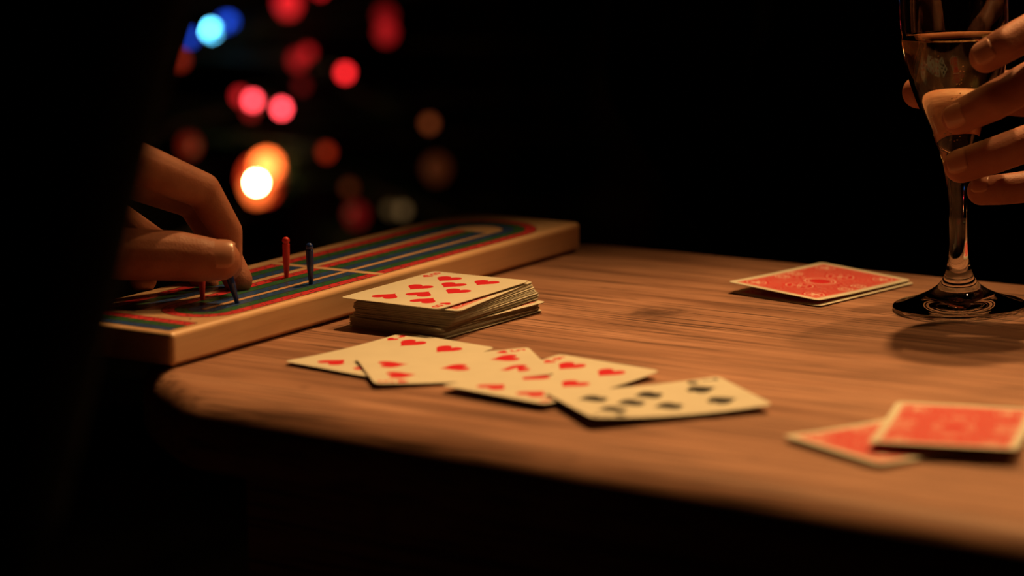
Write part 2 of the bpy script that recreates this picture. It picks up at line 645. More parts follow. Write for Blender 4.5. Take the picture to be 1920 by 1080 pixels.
def resample(p, n):
    ls = [0.0]
    for a, b in zip(p[:-1], p[1:]):
        ls.append(ls[-1] + math.dist(a, b))
    out, j = [], 0
    for i in range(n):
        d = ls[-1] * i / (n - 1)
        while j < len(p) - 2 and ls[j + 1] < d:
            j += 1
        f = (d - ls[j]) / max(1e-9, ls[j + 1] - ls[j])
        out.append((p[j][0] + (p[j + 1][0] - p[j][0]) * f, p[j][1] + (p[j + 1][1] - p[j][1]) * f))
    return out


def strip(bm, pa, pb, z, th=0.06):
    va = [bm.verts.new(bl(x, y, z)) for x, y in pa]
    vb = [bm.verts.new(bl(x, y, z)) for x, y in pb]
    wa = [bm.verts.new(bl(x, y, z - th)) for x, y in pa]
    wb = [bm.verts.new(bl(x, y, z - th)) for x, y in pb]
    for i in range(len(va) - 1):
        bm.faces.new((va[i], va[i + 1], vb[i + 1], vb[i]))
        bm.faces.new((va[i], wa[i], wa[i + 1], va[i + 1]))
        bm.faces.new((vb[i], vb[i + 1], wb[i + 1], wb[i]))


paths = [path(k) for k in range(4)]
for nm, k, m in (('red_lane', 0, M_RED), ('green_lane', 1, M_GREEN), ('blue_lane', 2, M_BLUE)):
    bm = bmesh.new()
    strip(bm, paths[k], paths[k + 1], BT + 0.07, 0.09)
    obj(nm, bm, m, board)['label'] = nm.split('_')[0] + ' painted peg lane'


def offset(p, w):
    out = []
    for i, q in enumerate(p):
        a, b = p[max(i - 1, 0)], p[min(i + 1, len(p) - 1)]
        dx, dy = b[0] - a[0], b[1] - a[1]
        L = math.hypot(dx, dy) or 1
        out.append((q[0] - dy / L * w, q[1] + dx / L * w))
    return out


bm = bmesh.new()
for p in paths:
    strip(bm, offset(p, -0.28), offset(p, 0.28), BT + 0.11, 0.1)
# cross ticks every five holes
nh = 121
mids = [resample([((a[0] + b[0]) / 2, (a[1] + b[1]) / 2) for a, b in zip(paths[k], paths[k + 1])], nh) for k in range(3)]
for k in range(3):
    pa, pb = resample(paths[k], nh * 2), resample(paths[k + 1], nh * 2)
    for i in range(5, nh * 2, 10):
        a, b = pa[i], pb[i]
        d = (pa[i][0] - pa[i - 1][0], pa[i][1] - pa[i - 1][1])
        L = math.hypot(*d) or 1
        d = (d[0] / L * 0.16, d[1] / L * 0.16)
        strip(bm, [(a[0] - d[0], a[1] - d[1]), (b[0] - d[0], b[1] - d[1])], [(a[0] + d[0], a[1] + d[1]), (b[0] + d[0], b[1] + d[1])], BT + 0.11, 0.1)
# scoring strip at the near end: three rows of cells
SC0, SC1 = 6.0, 76.0
for i in range(8):
    t_ = SC0 + (SC1 - SC0) * i / 7
    strip(bm, [(5.0, t_ - .25), (27.0, t_ - .25)], [(5.0, t_ + .25), (27.0, t_ + .25)], BT + 0.11, 0.1)
for s_ in (5.0, 12.3, 19.6, 27.0):
    strip(bm, [(s_ - .25, SC0), (s_ - .25, SC1)], [(s_ + .25, SC0), (s_ + .25, SC1)], BT + 0.11, 0.1)
obj('lane_outline', bm, M_LINE, board)['label'] = 'thin dark outlines between the lanes'
for s0, s1, m, nm in ((5.0, 12.3, M_BLUE, 'blue'), (12.3, 19.6, M_GREEN, 'green'), (19.6, 27.0, M_RED, 'red')):
    bm = bmesh.new()
    strip(bm, [(s0, SC0), (s0, SC1)], [(s1, SC0), (s1, SC1)], BT + 0.07, 0.09)
    obj('scoring_strip', bm, m, board)['label'] = nm + ' row of scoring cells at the near end'
bm = bmesh.new()
strip(bm, [(179.4, 3.4), (176.4, 77.0)], [(184.6, 3.4), (181.6, 77.0)], BT + 0.16, 0.12)
obj('centre_line', bm, M_BOARD, board)['label'] = 'bare wood line across the middle of the lanes'
bm = bmesh.new()
spots = [p for k in range(3) for p in mids[k]] + [((5 + 12.3) / 2 + 7.3 * r_, SC0 + (i + .5) * 10) for r_ in range(3) for i in range(7)]
spots += [(33.0, 15.6), (33.0, 70.0)]
for x, y in spots:
    r = 0.8
    vs = [bm.verts.new(bl(x + r * cos(a * pi / 4), y + r * sin(a * pi / 4), BT + 0.13)) for a in range(8)]
    ws = [bm.verts.new(bl(x + r * .7 * cos(a * pi / 4), y + r * .7 * sin(a * pi / 4), BT + 0.10)) for a in range(8)]
    bm.faces.new(ws)
    for a in range(8):
        bm.faces.new((vs[a], vs[(a + 1) % 8], ws[(a + 1) % 8], ws[a]))
tag(obj('peg_holes', bm, M_HOLE, board), 'rows of small drilled peg holes', kind='stuff')


def bpt(s, t, z=BT):      # board coordinates -> world
    c, n = (cos(BA), sin(BA)), (-sin(BA), cos(BA))
    return V(BO[0] + s * c[0] + t * n[0], BO[1] + s * c[1] + t * n[1], z)


# pegs: ball head, ribbed grip, tapering shank
def peg_profile():
    pr = [(0, -6.0), (0.95, -5.6), (1.15, 0.0), (1.9, 10.0), (1.95, 11.0)]
    z = 11.0
    while z < 18.6:
        pr += [(2.10, z + 0.45), (1.85, z + 0.9)]
        z += 1.0
    pr += [(1.75, 19.0)]
    for i in range(8):
        a = -0.9 + (pi / 2 + 0.9) * i / 7
        pr.append((max(2.12 * cos(a), 0.0) if i < 7 else 0.0, 20.6 + 2.05 * sin(a)))
    return pr


peg_mesh = {}


def peg(pos, col, label, tilt=(0, 0)):
    key = col
    if key not in peg_mesh:
        bm = lathe_bm(peg_profile(), 20)
        o = obj('cribbage_peg', bm, M_PEGRED if col == 'red' else M_PEGBLUE, None, True)
        peg_mesh[key] = o.data
    else:
        o = link('cribbage_peg', peg_mesh[key])
    o.location = pos
    o.rotation_euler = (tilt[0], tilt[1], 0)
    return tag(o, label, 'peg')


peg(V(-122.6, 1483.0, BT), 'red', 'red peg standing on the middle lanes left of the upright blue peg', (0.0, 0.012))
peg(V(-107.9, 1463.4, BT), 'blue', 'dark blue peg standing upright right of the red peg', (0.0, -0.02))
peg(V(-142.6, 1412.0, BT), 'blue', 'blue peg tilted between the thumb and finger of the left hand', (0.05, -0.24))
peg(V(-161.8, 1423.2, BT), 'red', 'red peg in shadow under the thumb of the hand', (0.0, 0.0))

# ------------------------------------------------------------------ playing cards
CW, CH, CT = 31.5, 44.0, 0.15


def card_body_mesh(bend=None, rows=8, r=3.3, edge=0):
    xs = [-CW, -CW + .5, -CW + 1.4, -CW + r, -19, -9.5, 0, 9.5, 19, CW - r, CW - 1.4, CW - .5, CW]
    if rows == 1:
        xs = [-CW, -CW + .5, -CW + 1.4, -CW + r, CW - r, CW - 1.4, CW - .5, CW]
    bm = bmesh.new()

    def ym(x):
        e = r - (CW - abs(x))
        return CH if e <= 0 else CH - (r - sqrt(max(0.0, r * r - e * e)))
    grid = {}
    for side in (1, -1):
        for i, x in enumerate(xs):
            for j in range(rows + 1):
                y = ym(x) * (2 * j / rows - 1)
                z = bend(x, y) if bend else 0.0
                grid[side, i, j] = bm.verts.new((x / 1000, y / 1000, (z + side * CT) / 1000))
    for side in (1, -1):
        for i in range(len(xs) - 1):
            for j in range(rows):
                f = [grid[side, i, j], grid[side, i + 1, j], grid[side, i + 1, j + 1], grid[side, i, j + 1]]
                bm.faces.new(f)
    rim = [(i, 0) for i in range(len(xs))] + [(len(xs) - 1, j) for j in range(1, rows + 1)] + [(i, rows) for i in range(len(xs) - 2, -1, -1)] + [(0, j) for j in range(rows - 1, 0, -1)]
    for a, b in zip(rim, rim[1:] + rim[:1]):
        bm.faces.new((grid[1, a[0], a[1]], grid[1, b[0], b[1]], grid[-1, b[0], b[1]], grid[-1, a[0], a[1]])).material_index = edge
    me = bpy.data.meshes.new('playing_card')
    bmesh.ops.recalc_face_normals(bm, faces=bm.faces[:])
    bm.to_mesh(me)
    bm.free()
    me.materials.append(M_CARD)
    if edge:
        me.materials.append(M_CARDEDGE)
    return me


def heart_outline(n=36):
    pts = []
    for i in range(n):
        a = 2 * pi * i / n
        x = 16 * sin(a) ** 3
        y = 13 * cos(a) - 5 * cos(2 * a) - 2 * cos(3 * a) - cos(4 * a)
        pts.append((x / 32.0, (y + 2.5) / 30.0))
    return pts


def spade_outline():
    h = [(x, -y) for x, y in heart_outline(36)]
    top_, left, right = None, [], []
    pts = [(x * 1.0, y * 0.86 + 0.07) for x, y in h]
    # add the stem by replacing the notch between the lobes
    out = []
    for x, y in pts:
        if abs(x) < 0.07 and y < 0:
            continue
        out.append((x, y))
    k = max(range(len(out)), key=lambda i: 0)
    stem = [(-0.03, -0.22), (-0.08, -0.36), (-0.2, -0.48), (0.2, -0.48), (0.08, -0.36), (0.03, -0.22)]
    out.sort(key=lambda p: math.atan2(p[0], p[1]))   # clockwise from the tip
    neg = [p for p in out if p[0] < 0]
    pos = [p for p in out if p[0] >= 0]
    neg.sort(key=lambda p: math.atan2(p[0], p[1]))
    pos.sort(key=lambda p: math.atan2(p[0], p[1]))
    return neg[0:] + pos + stem[::-1] if False else (pos + stem[::-1] + neg)


def flat_poly(name, outlines, bend, m, parent, z=CT + 0.03, th=0.02):
    bm = bmesh.new()
    for pts in outlines:
        cx = sum(p[0] for p in pts) / len(pts)
        cy = sum(p[1] for p in pts) / len(pts)
        f = lambda x, y: ((x) / 1000, (y) / 1000, ((bend(x, y) if bend else 0) + z) / 1000)
        c = bm.verts.new(f(cx, cy))
        vs = [bm.verts.new(f(x, y)) for x, y in pts]
        for a, b in zip(vs, vs[1:] + vs[:1]):
            bm.faces.new((c, a, b))
    for fc in bm.faces:
        fc.normal_update()
        if fc.normal.z < 0:
            fc.normal_flip()
    me = bpy.data.meshes.new(name)
    bm.to_mesh(me)
    bm.free()
    return link(name, me, m, parent)


def glyph(ch, size):
    cu = bpy.data.curves.new('g', 'FONT')
    cu.body = ch
    cu.size = size
    cu.resolution_u = 4
    cu.offset = size * 0.022
    cu.align_x = 'CENTER'
    cu.align_y = 'CENTER'
    o = bpy.data.objects.new('g', cu)
    COL.objects.link(o)
    dg = bpy.context.evaluated_depsgraph_get()
    me = bpy.data.meshes.new_from_object(o.evaluated_get(dg))
    bpy.data.objects.remove(o)
    return me


def add_glyph(ch, x, y, size, flip, bend, m, parent):
    me = glyph(ch, size)
    for v in me.vertices:
        px, py = (v.co.x * 0.9, v.co.y)
        if flip:
            px, py = -px, -py
        px, py = px + x, py + y
        v.co = (px / 1000, py / 1000, ((bend(px, py) if bend else 0) + CT + 0.03) / 1000)
    me.name = 'index_number'
    return link('index_number', me, m, parent)


ROWS = {
    '4': [(-1, 1), (1, 1), (-1, -1), (1, -1)],
    '5': [(-1, 1), (1, 1), (-1, -1), (1, -1), (0, 0)],
    '6': [(-1, 1), (1, 1), (-1, 0), (1, 0), (-1, -1), (1, -1)],
    '7': [(-1, 1), (1, 1), (-1, 0), (1, 0), (-1, -1), (1, -1), (0, .5)],
    '8': [(-1, 1), (1, 1), (-1, 0), (1, 0), (-1, -1), (1, -1), (0, .5), (0, -.5)],
}
HEART = heart_outline()
SPADE = spade_outline()


def place_card(x, y, z, deg, label, rank=None, suit='heart', bend=None, group=None, name='playing_card', back=True):
    o = link(name, card_body_mesh(bend))
    o.location = V(x, y, z)
    o.rotation_euler = (0, 0, radians(deg))
    tag(o, label, 'playing card', group)
    if rank:
        shape = HEART if suit == 'heart' else SPADE
        m = M_PIPRED if suit == 'heart' else M_PIPBLACK
        for cx, cy in ROWS[rank]:
            f = -1 if cy < 0 else 1
            sz = 14.6
            flat_poly('pip', [[(cx * 12.2 + f * px * sz, cy * 27.5 + f * py * sz * 1.05) for px, py in shape]], bend, m, o)
        for f in (1, -1):
            add_glyph(rank, -26.4 * f, 37.2 * f, 10.5, f < 0, bend, m, o)
            flat_poly('small_pip', [[(-26.4 * f + f * px * 6.4, 29.2 * f + f * py * 6.6) for px, py in shape]], bend, m, o)
    elif back:
        bm = bmesh.new()
        nx, ny = 10, 14
        g = {}
        for i in range(nx + 1):
            for j in range(ny + 1):
                px, py = -27.6 + 55.2 * i / nx, -40.1 + 80.2 * j / ny
                g[i, j] = bm.verts.new((px / 1000, py / 1000, ((bend(px, py) if bend else 0) + CT + 0.03) / 1000))
        for i in range(nx):
            for j in range(ny):
                bm.faces.new((g[i, j], g[i + 1, j], g[i + 1, j + 1], g[i, j + 1]))
        me = bpy.data.meshes.new('back_pattern')
        bm.to_mesh(me)
        bm.free()
        link('back_pattern', me, M_BACK, o)['label'] = 'red ornamental back print'
    return o


# the stock: two loose packets of face-down cards, then the turned-up eight of hearts
CT = 0.135
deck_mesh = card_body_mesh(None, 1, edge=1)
CT = 0.15
back_mesh = None
rnd = random.Random(3)
n_low, n_up = 17, 22
zc = 0.2
DL = ('face-down card in the lower packet of the stock pile', 'face-down card in the upper packet of the stock pile')
for i in range(n_low + n_up):
    low = i < n_low
    f = i / (n_low - 1) if low else (i - n_low) / (n_up - 1)
    if low:      # squared up, apart from stray cards and the one sticking out on top
        dx, dy, a = 4.6 + rnd.uniform(-.5, .5), -1.0 + rnd.uniform(-.5, .5), -36.2 + rnd.uniform(-.6, .6)
        if i in (6, 7):
            dy -= 1.5
        if i in (1, 2):
            dx += 1.3
        if i == n_low - 1:
            dx, a = dx + 2.0, a - 2.6
    else:        # slid round into a loose fan
        dx, dy = 5.4 - 1.2 * f + rnd.uniform(-.45, .45), 0.4 * f + rnd.uniform(-.4, .4)
        a = -32.6 + 6.2 * f ** 1.3 + rnd.uniform(-.7, .7)
        if 5 <= i - n_low <= 10:
            dx += 0.9
    x, y = -40.4 + dx, 1455.0 + dy
    if i == n_low:
        zc += 0.5
    c = link('playing_card', deck_mesh)
    c.location = V(x, y, zc)
    c.rotation_euler = (radians(rnd.uniform(-.12, .12)), radians(rnd.uniform(-.12, .12)), radians(a))
    if i in (n_low - 1, n_low + n_up - 1):
        topmost = i > n_low
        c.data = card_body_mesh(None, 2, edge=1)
        bmk = bmesh.new()
        for px, py in ((-27.6, -40.1), (27.6, -40.1), (27.6, 40.1), (-27.6, 40.1)):
            bmk.verts.new((px / 1000, py / 1000, (CT + 0.03) / 1000))
        bmk.faces.new(bmk.verts[:])
        mk = bpy.data.meshes.new('back_pattern')
        bmk.to_mesh(mk)
        bmk.free()
        link('back_pattern', mk, M_BACK, c)['label'] = 'red ornamental back print'
        if topmost:
            tag(c, 'face-down card peeping out red right under the turned-up eight of hearts', 'playing card')
        else:
            tag(c, 'card sticking out from the middle of the stock pile towards the right', 'playing card')
    else:
        tag(c, DL[0 if low else 1], 'playing card', 'lower packet of the stock pile' if low else 'upper packet of the stock pile')
    zc += 0.345 if low else 0.385
place_card(-40.4, 1455.0, zc + 0.5, -32.9, 'eight of hearts turned face up on top of the card pile', '8',
           bend=lambda x, y: 0.35 - 0.000 * x + 0.5 * ((x + y) / 75) ** 2 * (1 if x + y > 0 else 0.2))

GH = 'cards of the hand laid out face up'
place_card(-61.1, 1357.3, 0.5, -40.2, 'four of hearts lying leftmost of the fanned face-up cards', '4', bend=lambda x, y: 1.1 * (y / 44) ** 2 + 0.15, group=GH)
place_card(-29.0, 1326.2, 1.1, -78.4, 'five of hearts lying over the four of hearts', '5', bend=lambda x, y: 0.3 + 1.5 * (y / 44) ** 2, group=GH)
place_card(18.5, 1291.9, 1.7, -40.4, 'six of hearts lying between the five of hearts and the black seven', '6', bend=lambda x, y: 0.3 + 1.5 * (y / 44) ** 2, group=GH)
place_card(66.4, 1245.8, 2.4, 109.1, 'seven with black pips lying rightmost of the fanned face-up cards', '7', 'spade', bend=lambda x, y: 0.1 + 1.4 * (y / 44) ** 2 + 1.6 * max(0.0, (y - x) / 75) ** 2, group=GH)

GF = 'face-down pair by the glass'
place_card(174.5, 1527.5, 0.3, -43.6, 'red-backed card lying flat under the raised one beside the glass foot', None, bend=lambda x, y: 0.15 + 0.4 * (x / 31) ** 2, group=GF)
place_card(173.0, 1530.0, 1.2, -43.1, 'red-backed card raised on top of its pair beside the glass foot', None,
           bend=lambda x, y: 2.6 - 1.4 * (x / 31) + 0.6 * (y / 44) ** 2 * (1 if y < 0 else .4) - 0.5 * (y / 44), group=GF)
GG = 'face-down pair nearest the camera'
place_card(171.2, 1175.2, 1.0, -55.8, 'blurred red-backed card, lower and left of the near pair', None, bend=lambda x, y: 0.3 + 1.3 * (y / 44) ** 2 * (1 if y < 0 else 0.2), group=GG)
place_card(193.1, 1181.5, 3.3, -15.8, 'blurred red-backed card lying over the other near one at the right edge', None, bend=lambda x, y: 0.9 + 1.2 * (y / 44) ** 2 - 1.3 * (y / 44), group=GG)

# ------------------------------------------------------------------ champagne flute
GX, GY = 240.3, 1462.0
TILT = radians(-1.9)
flute = empty('champagne_flute', V(GX, GY, 0.0))
tag(flute, 'tall stemmed glass flute half full of pale sparkling wine', 'glass')
outer = [(0, 2.0), (18, 1.4), (33.5, 0.0), (35.2, 0.5), (35.6, 1.5), (35.0, 2.6), (30, 4.0), (23, 6.3), (16.5, 9.3), (11.5, 12.8), (8.6, 16.5), (7.0, 20.5), (5.7, 26), (4.95, 34), (4.72, 44), (4.9, 55),
         (5.7, 66), (7.2, 76), (9.2, 84), (11.4, 90.5), (14.0, 97), (17.6, 104.5), (21.3, 113), (24.8, 124), (27.6, 138), (29.2, 152), (29.7, 166), (29.4, 182), (28.2, 200), (26.6, 218)]
inner = [(25.6, 218), (27.2, 200), (28.4, 182), (28.7, 166), (28.2, 152), (26.5, 138), (23.6, 124), (20.0, 113), (16.2, 104.5), (12.4, 97), (9.4, 91.5), (6.0, 87.5), (2.8, 85.4), (0, 84.8)]


def refine(p, k=3):
    out = []
    n = len(p)
    for i in range(n - 1):
        p0, p1, p2, p3 = p[max(i - 1, 0)], p[i], p[i + 1], p[min(i + 2, n - 1)]
        for j in range(k):
            t = j / k
            q = []
            for a in (0, 1):
                q.append(0.5 * (2 * p1[a] + (p2[a] - p0[a]) * t + (2 * p0[a] - 5 * p1[a] + 4 * p2[a] - p3[a]) * t * t + (3 * p1[a] - p0[a] - 3 * p2[a] + p3[a]) * t ** 3))
            out.append((max(q[0], 0.0), q[1]))
    out.append(p[-1])
    return out


LEV = 146.0
RI = refine(inner, 5)
dry = [p for p in RI if p[1] > LEV + 0.9]
wet = [p for p in RI if p[1] <= LEV + 0.9]
k_ = (LEV + 0.9 - wet[0][1]) / (dry[-1][1] - wet[0][1])
contact = (wet[0][0] + (dry[-1][0] - wet[0][0]) * k_, LEV + 0.9)
# the glass wall runs over the outside, the rim and down the dry inside to the wine; below that the wine's own wall is the boundary
gb = obj('flute_body', lathe_bm(refine(outer) + dry + [contact], 72, caps=False), M_GLASS, flute, True)
bmw = lathe_bm([(r, z) for r, z in wet[::-1]] + [contact], 72, caps=False)
nwall = len(bmw.faces)
rl = contact[0]
top_prof = [contact, (rl - 0.35, LEV + 0.42), (rl - 0.9, LEV + 0.12), (rl - 2.0, LEV), (14, LEV), (0, LEV)]
bmt = lathe_bm(top_prof, 72, caps=False)
tmp = bpy.data.meshes.new('tmp')
bmt.to_mesh(tmp)
bmt.free()
bmw.from_mesh(tmp)
bmesh.ops.remove_doubles(bmw, verts=bmw.verts[:], dist=1e-7)
bmesh.ops.recalc_face_normals(bmw, faces=bmw.faces[:])
for fc in bmw.faces:
    fc.smooth = True
    cz = sum(v.co.z for v in fc.verts) / len(fc.verts)
    cr = max(math.hypot(v.co.x, v.co.y) for v in fc.verts)
    fc.material_index = 0 if fc.normal.z > 0.35 and cz > (LEV - 0.5) / 1000 else 1
wme = bpy.data.meshes.new('sparkling_wine')
bmw.to_mesh(wme)
bmw.free()
wme.materials.append(M_WINE)
wme.materials.append(M_WINEWALL)
wine = bpy.data.objects.new('sparkling_wine', wme)
COL.objects.link(wine)
wine.parent = flute
bm = bmesh.new()
rb = random.Random(5)
for i in range(46):
    z = rb.uniform(92, 143)
    rmax = 24.0 * min(1, (z - 84) / 55) ** 0.7
    a, rr = rb.uniform(0, 2 * pi), rmax * sqrt(rb.random()) * 0.92
    bmesh.ops.create_icosphere(bm, subdivisions=1, radius=rb.uniform(0.24, 0.46) / 1000, matrix=Matrix.Translation((rr * cos(a) / 1000, rr * sin(a) / 1000, z / 1000)))
tag(obj('bubbles', bm, M_BUBBLE, flute, True), 'tiny bubbles hanging in the wine', kind='stuff')
flute.rotation_euler = (0, TILT, 0)
flute.location = V(GX, GY, 35.0 * sin(abs(TILT)) + 0.2)


# ------------------------------------------------------------------ people
def W3(p):
    return V(*p)


def nail(parent, tip, base, dorsal, r, width=0.62, length=11.0, label=None, name='fingernail'):
    """curved nail plate on the dorsal side of a finger end (tip / base = centres of the last two chain balls, mm)"""
    tip, base = Vector(tip), Vector(base)
    ax = (tip - base).normalized()
    nrm = Vector(dorsal)
    nrm = (nrm - ax * nrm.dot(ax)).normalized()
    sd = ax.cross(nrm)
    bm = bmesh.new()
    nu, nv = 8, 8
    g = {}
    for lay, dr in ((0, 0.30), (1, -0.7)):
        for i in range(nu + 1):
            u = i / nu                     # 0 root, 1 free edge
            along = -length * 0.62 + length * u
            for j in range(nv + 1):
                v = 2 * j / nv - 1
                taper = 1.0 - 0.28 * max(0, (abs(u - .5) * 2)) ** 3
                an = v * width * taper * 1.25
                rr = r * (1.0 if along < 0 else sqrt(max(0.05, 1 - (along / (r * 1.25)) ** 2))) + dr
                p = tip + ax * along + nrm * (rr * cos(an)) + sd * (rr * sin(an))
                g[lay, i, j] = bm.verts.new(V(*p))
    for i in range(nu):
        for j in range(nv):
            bm.faces.new((g[0, i, j], g[0, i + 1, j], g[0, i + 1, j + 1], g[0, i, j + 1]))
            bm.faces.new((g[1, i, j], g[1, i, j + 1], g[1, i + 1, j + 1], g[1, i + 1, j]))
    rim = [(i, 0) for i in range(nu + 1)] + [(nu, j) for j in range(1, nv + 1)] + [(i, nv) for i in range(nu - 1, -1, -1)] + [(0, j) for j in range(nv - 1, 0, -1)]
    for a, b in zip(rim, rim[1:] + rim[:1]):
        bm.faces.new((g[0, a[0], a[1]], g[0, b[0], b[1]], g[1, b[0], b[1]], g[1, a[0], a[1]]))
    return obj(name, bm, M_NAIL, parent, True)


def body_mesh(hand_chains, coarse_chains, balls):
    bm = bmesh.new()
    for pts, rad in hand_chains:
        add_chain(bm, [V(*p) for p in pts], [r / 1000 for r in rad])
    hand = fuse(bm, 0.0011, 4, 0.5)
    bm = bmesh.new()
    for pts, rad in coarse_chains:
        add_chain(bm, [V(*p) for p in pts], [r / 1000 for r in rad])
    for c, r, s in balls:
        add_ball(bm, V(*c), r / 1000, *s, seg=24)
    rest = fuse(bm, 0.007, 4, 0.5)
    return join_meshes('person', [rest, hand])


def resting_hand(wrist, fdir, side):
    """chains of a relaxed, slightly curled hand lying palm down; side is the direction of the thumb"""
    w, f, s = Vector(wrist), Vector(fdir).normalized(), Vector(side).normalized()
    up = Vector((0, 0, 1))
    out = []
    for k, (lat, L) in enumerate(((26, 74), (9, 82), (-9, 76), (-25, 60))):
        m = w + f * (88 - abs(lat - 5) * 0.25) + s * lat
        out.append(([tuple(w + s * lat * 0.4), tuple(m), tuple(m + f * L * .45 + up * 4), tuple(m + f * L * .75 - up * 6), tuple(m + f * L - up * 18)], [15, 11.5, 8.8, 8.0, 7.0]))
    out.append(([tuple(w + s * 14), tuple(w + f * 38 + s * 36 - up * 4), tuple(w + f * 68 + s * 52 - up * 8), tuple(w + f * 92 + s * 56 - up * 10)], [15, 12.5, 10, 8.2]))
    return out


def garment(name, chains, balls, m, parent, vox=0.008):
    bm = bmesh.new()
    for pts, rad in chains:
        add_chain(bm, [V(*p) for p in pts], [r / 1000 for r in rad])
    for c, r, s in balls:
        add_ball(bm, V(*c), r / 1000, *s, seg=24)
    me = fuse(bm, vox, 3, 0.5)
    return link(name, me, m, parent)


def person(hand, elbow, shoulder_l, shoulder_r, pelvis, chest, neck, head, face_dir, knees, feet, other_arm, wrist, label, sleeve_from):
    coarse = [
        ([wrist, elbow, shoulder_l], [24, 38, 50]),
        ([shoulder_r] + other_arm[:2], [50, 40, 30]),
        ([pelvis, chest], [125, 120]), ([shoulder_l, chest, shoulder_r], [55, 90, 55]),
        ([chest, neck, head], [80, 52, 60]),
    ]
    for s, k, f in zip((-1, 1), knees, feet):
        hip = (pelvis[0] + s * 75, pelvis[1], pelvis[2])
        toe = (f[0] + face_dir[0] * 130, f[1] + face_dir[1] * 130, f[2] - 12)
        coarse.append(([hip, k, f], [82, 58, 40]))
        coarse.append(([f, toe], [38, 30]))
    fx, fy = face_dir
    sx, sy = fy, -fx
    hd = Vector(head)
    F, S = Vector((fx, fy, 0)), Vector((sx, sy, 0))
    U_ = Vector((0, 0, 1))
    balls = [(tuple(hd), 92, (0.86, 1.0, 1.22)), (tuple(hd + F * 22 - U_ * 62), 58, (1, 1, 1)), (tuple(hd + F * 98 - U_ * 12), 13, (1, 1, 1.5)),
             (tuple(hd + S * 80 - U_ * 8), 20, (.6, 1, 1.5)), (tuple(hd - S * 80 - U_ * 8), 20, (.6, 1, 1.5)),
             (tuple(hd + F * 84 - U_ * 52), 18, (1.2, 1, .6))]
    oa = [Vector(q) for q in other_arm]
    fdir = (oa[2] - oa[1])
    side = Vector((face_dir[1], -face_dir[0], 0)) * -1
    hand = hand + resting_hand(other_arm[2], fdir, side) + [([other_arm[1], other_arm[2]], [27, 19])]
    me = body_mesh(hand, coarse, balls)
    root = link('person', me, M_SKIN)
    tag(root, label, 'person')
    # hair, eyes
    bm = bmesh.new()
    add_ball(bm, V(*(hd - F * 14 + U_ * 26)), 0.097, 0.90, 1.0, 1.1, seg=24)
    obj('hair', bm, M_HAIR, root, True)
    for s in (1, -1):
        bm = bmesh.new()
        add_ball(bm, V(*(hd + F * 80 + S * s * 32 + U_ * 8)), 0.012, seg=12)
        obj('eye', bm, M_NAIL, root, True)
    # sweater: torso and both sleeves
    sw = Vector(wrist)
    el = Vector(elbow)
    cuff = tuple(sw + (el - sw) * sleeve_from)
    garment('sweater', [
        ([cuff, elbow, shoulder_l], [36, 50, 64]), ([shoulder_r] + other_arm[:1] + [tuple(Vector(other_arm[0]) * 0.15 + Vector(other_arm[1]) * 0.85)], [64, 52, 38]),
        ([pelvis, chest], [142, 138]), ([shoulder_l, chest, shoulder_r], [66, 104, 66]), ([chest, neck], [92, 62])],
        [((chest[0], chest[1], (chest[2] + pelvis[2]) / 2), 150, (1.12, 0.85, 1.4))], M_BLACK, root)
    tr = []
    for s, k, f in zip((-1, 1), knees, feet):
        hip = (pelvis[0] + s * 75, pelvis[1], pelvis[2])
        tr.append(([hip, k, (f[0], f[1], f[2] + 30)], [98, 72, 56]))
    tr.append(([pelvis, (pelvis[0], pelvis[1], pelvis[2] + 40)], [146, 140]))
    garment('trousers', tr, [], M_TROUSER, root)
    for f in feet:
        bm = bmesh.new()
        toe = (f[0] + face_dir[0] * 140, f[1] + face_dir[1] * 140, f[2] - 14)
        add_chain(bm, [V(*f), V(*toe)], [0.050, 0.036])
        obj('shoe', bm, M_TROUSER, root, True)
    return root


# --- player at the left, seen from behind the shoulder: left hand moves the blue peg
h1 = []
i_mcp, i_pip, i_dip, i_tip = at(232, 296, 1408), at(380, 357, 1432), at(426, 434, 1437), at(429, 500, 1434)
h1.append(([i_mcp, i_pip, i_dip, i_tip], [11.8, 9.6, 8.2, 7.2]))
m_mcp, m_pip, m_dip, m_tip = at(205, 318, 1424), at(362, 376, 1454), at(410, 452, 1459), at(446, 525, 1453)
h1.append(([m_mcp, m_pip, m_dip, m_tip], [11.8, 9.6, 8.6, 8.0]))
r_mcp, r_pip, r_dip, r_tip = at(165, 380, 1438), at(292, 460, 1470), at(362, 486, 1474), at(386, 534, 1466)
h1.append(([r_mcp, r_pip, r_dip, r_tip], [11.2, 9.0, 8.0, 7.2]))
p_mcp, p_pip, p_dip, p_tip = at(160, 392, 1446), at(242, 450, 1472), at(275, 480, 1470), at(268, 524, 1456)
h1.append(([p_mcp, p_pip, p_dip, p_tip], [10.2, 8.4, 7.6, 7.6]))
t_cmc, t_mcp, t_ip, t_mid, t_tip = at(90, 440, 1396), at(228, 476, 1408), at(332, 480, 1411), at(372, 485, 1411), at(414, 488, 1412)
h1.append(([t_cmc, t_mcp, t_ip, t_mid, t_tip], [15, 13.8, 13.2, 12.2, 10.6]))
wr1 = (-292.0, 1372.0, 62.0)
wr1b = (-286.0, 1384.0, 58.0)
for q, rr in ((i_mcp, 12), (m_mcp, 12.5), (r_mcp, 12), (p_mcp, 11), (t_cmc, 14)):
    h1.append(([wr1b, q], [19, rr]))
h1.append(([wr1, t_cmc, i_mcp], [18, 14, 11]))
h1.append(([m_mcp, p_mcp], [11, 10]))
el1 = (-470.0, 1200.0, 40.0)
h1.append(([wr1b, wr1, tuple(Vector(wr1) + (Vector(el1) - Vector(wr1)) * 0.35)], [20, 21, 27]))
sh_r, el_r = at(14, -120, 925), at(-150, 900, 940)
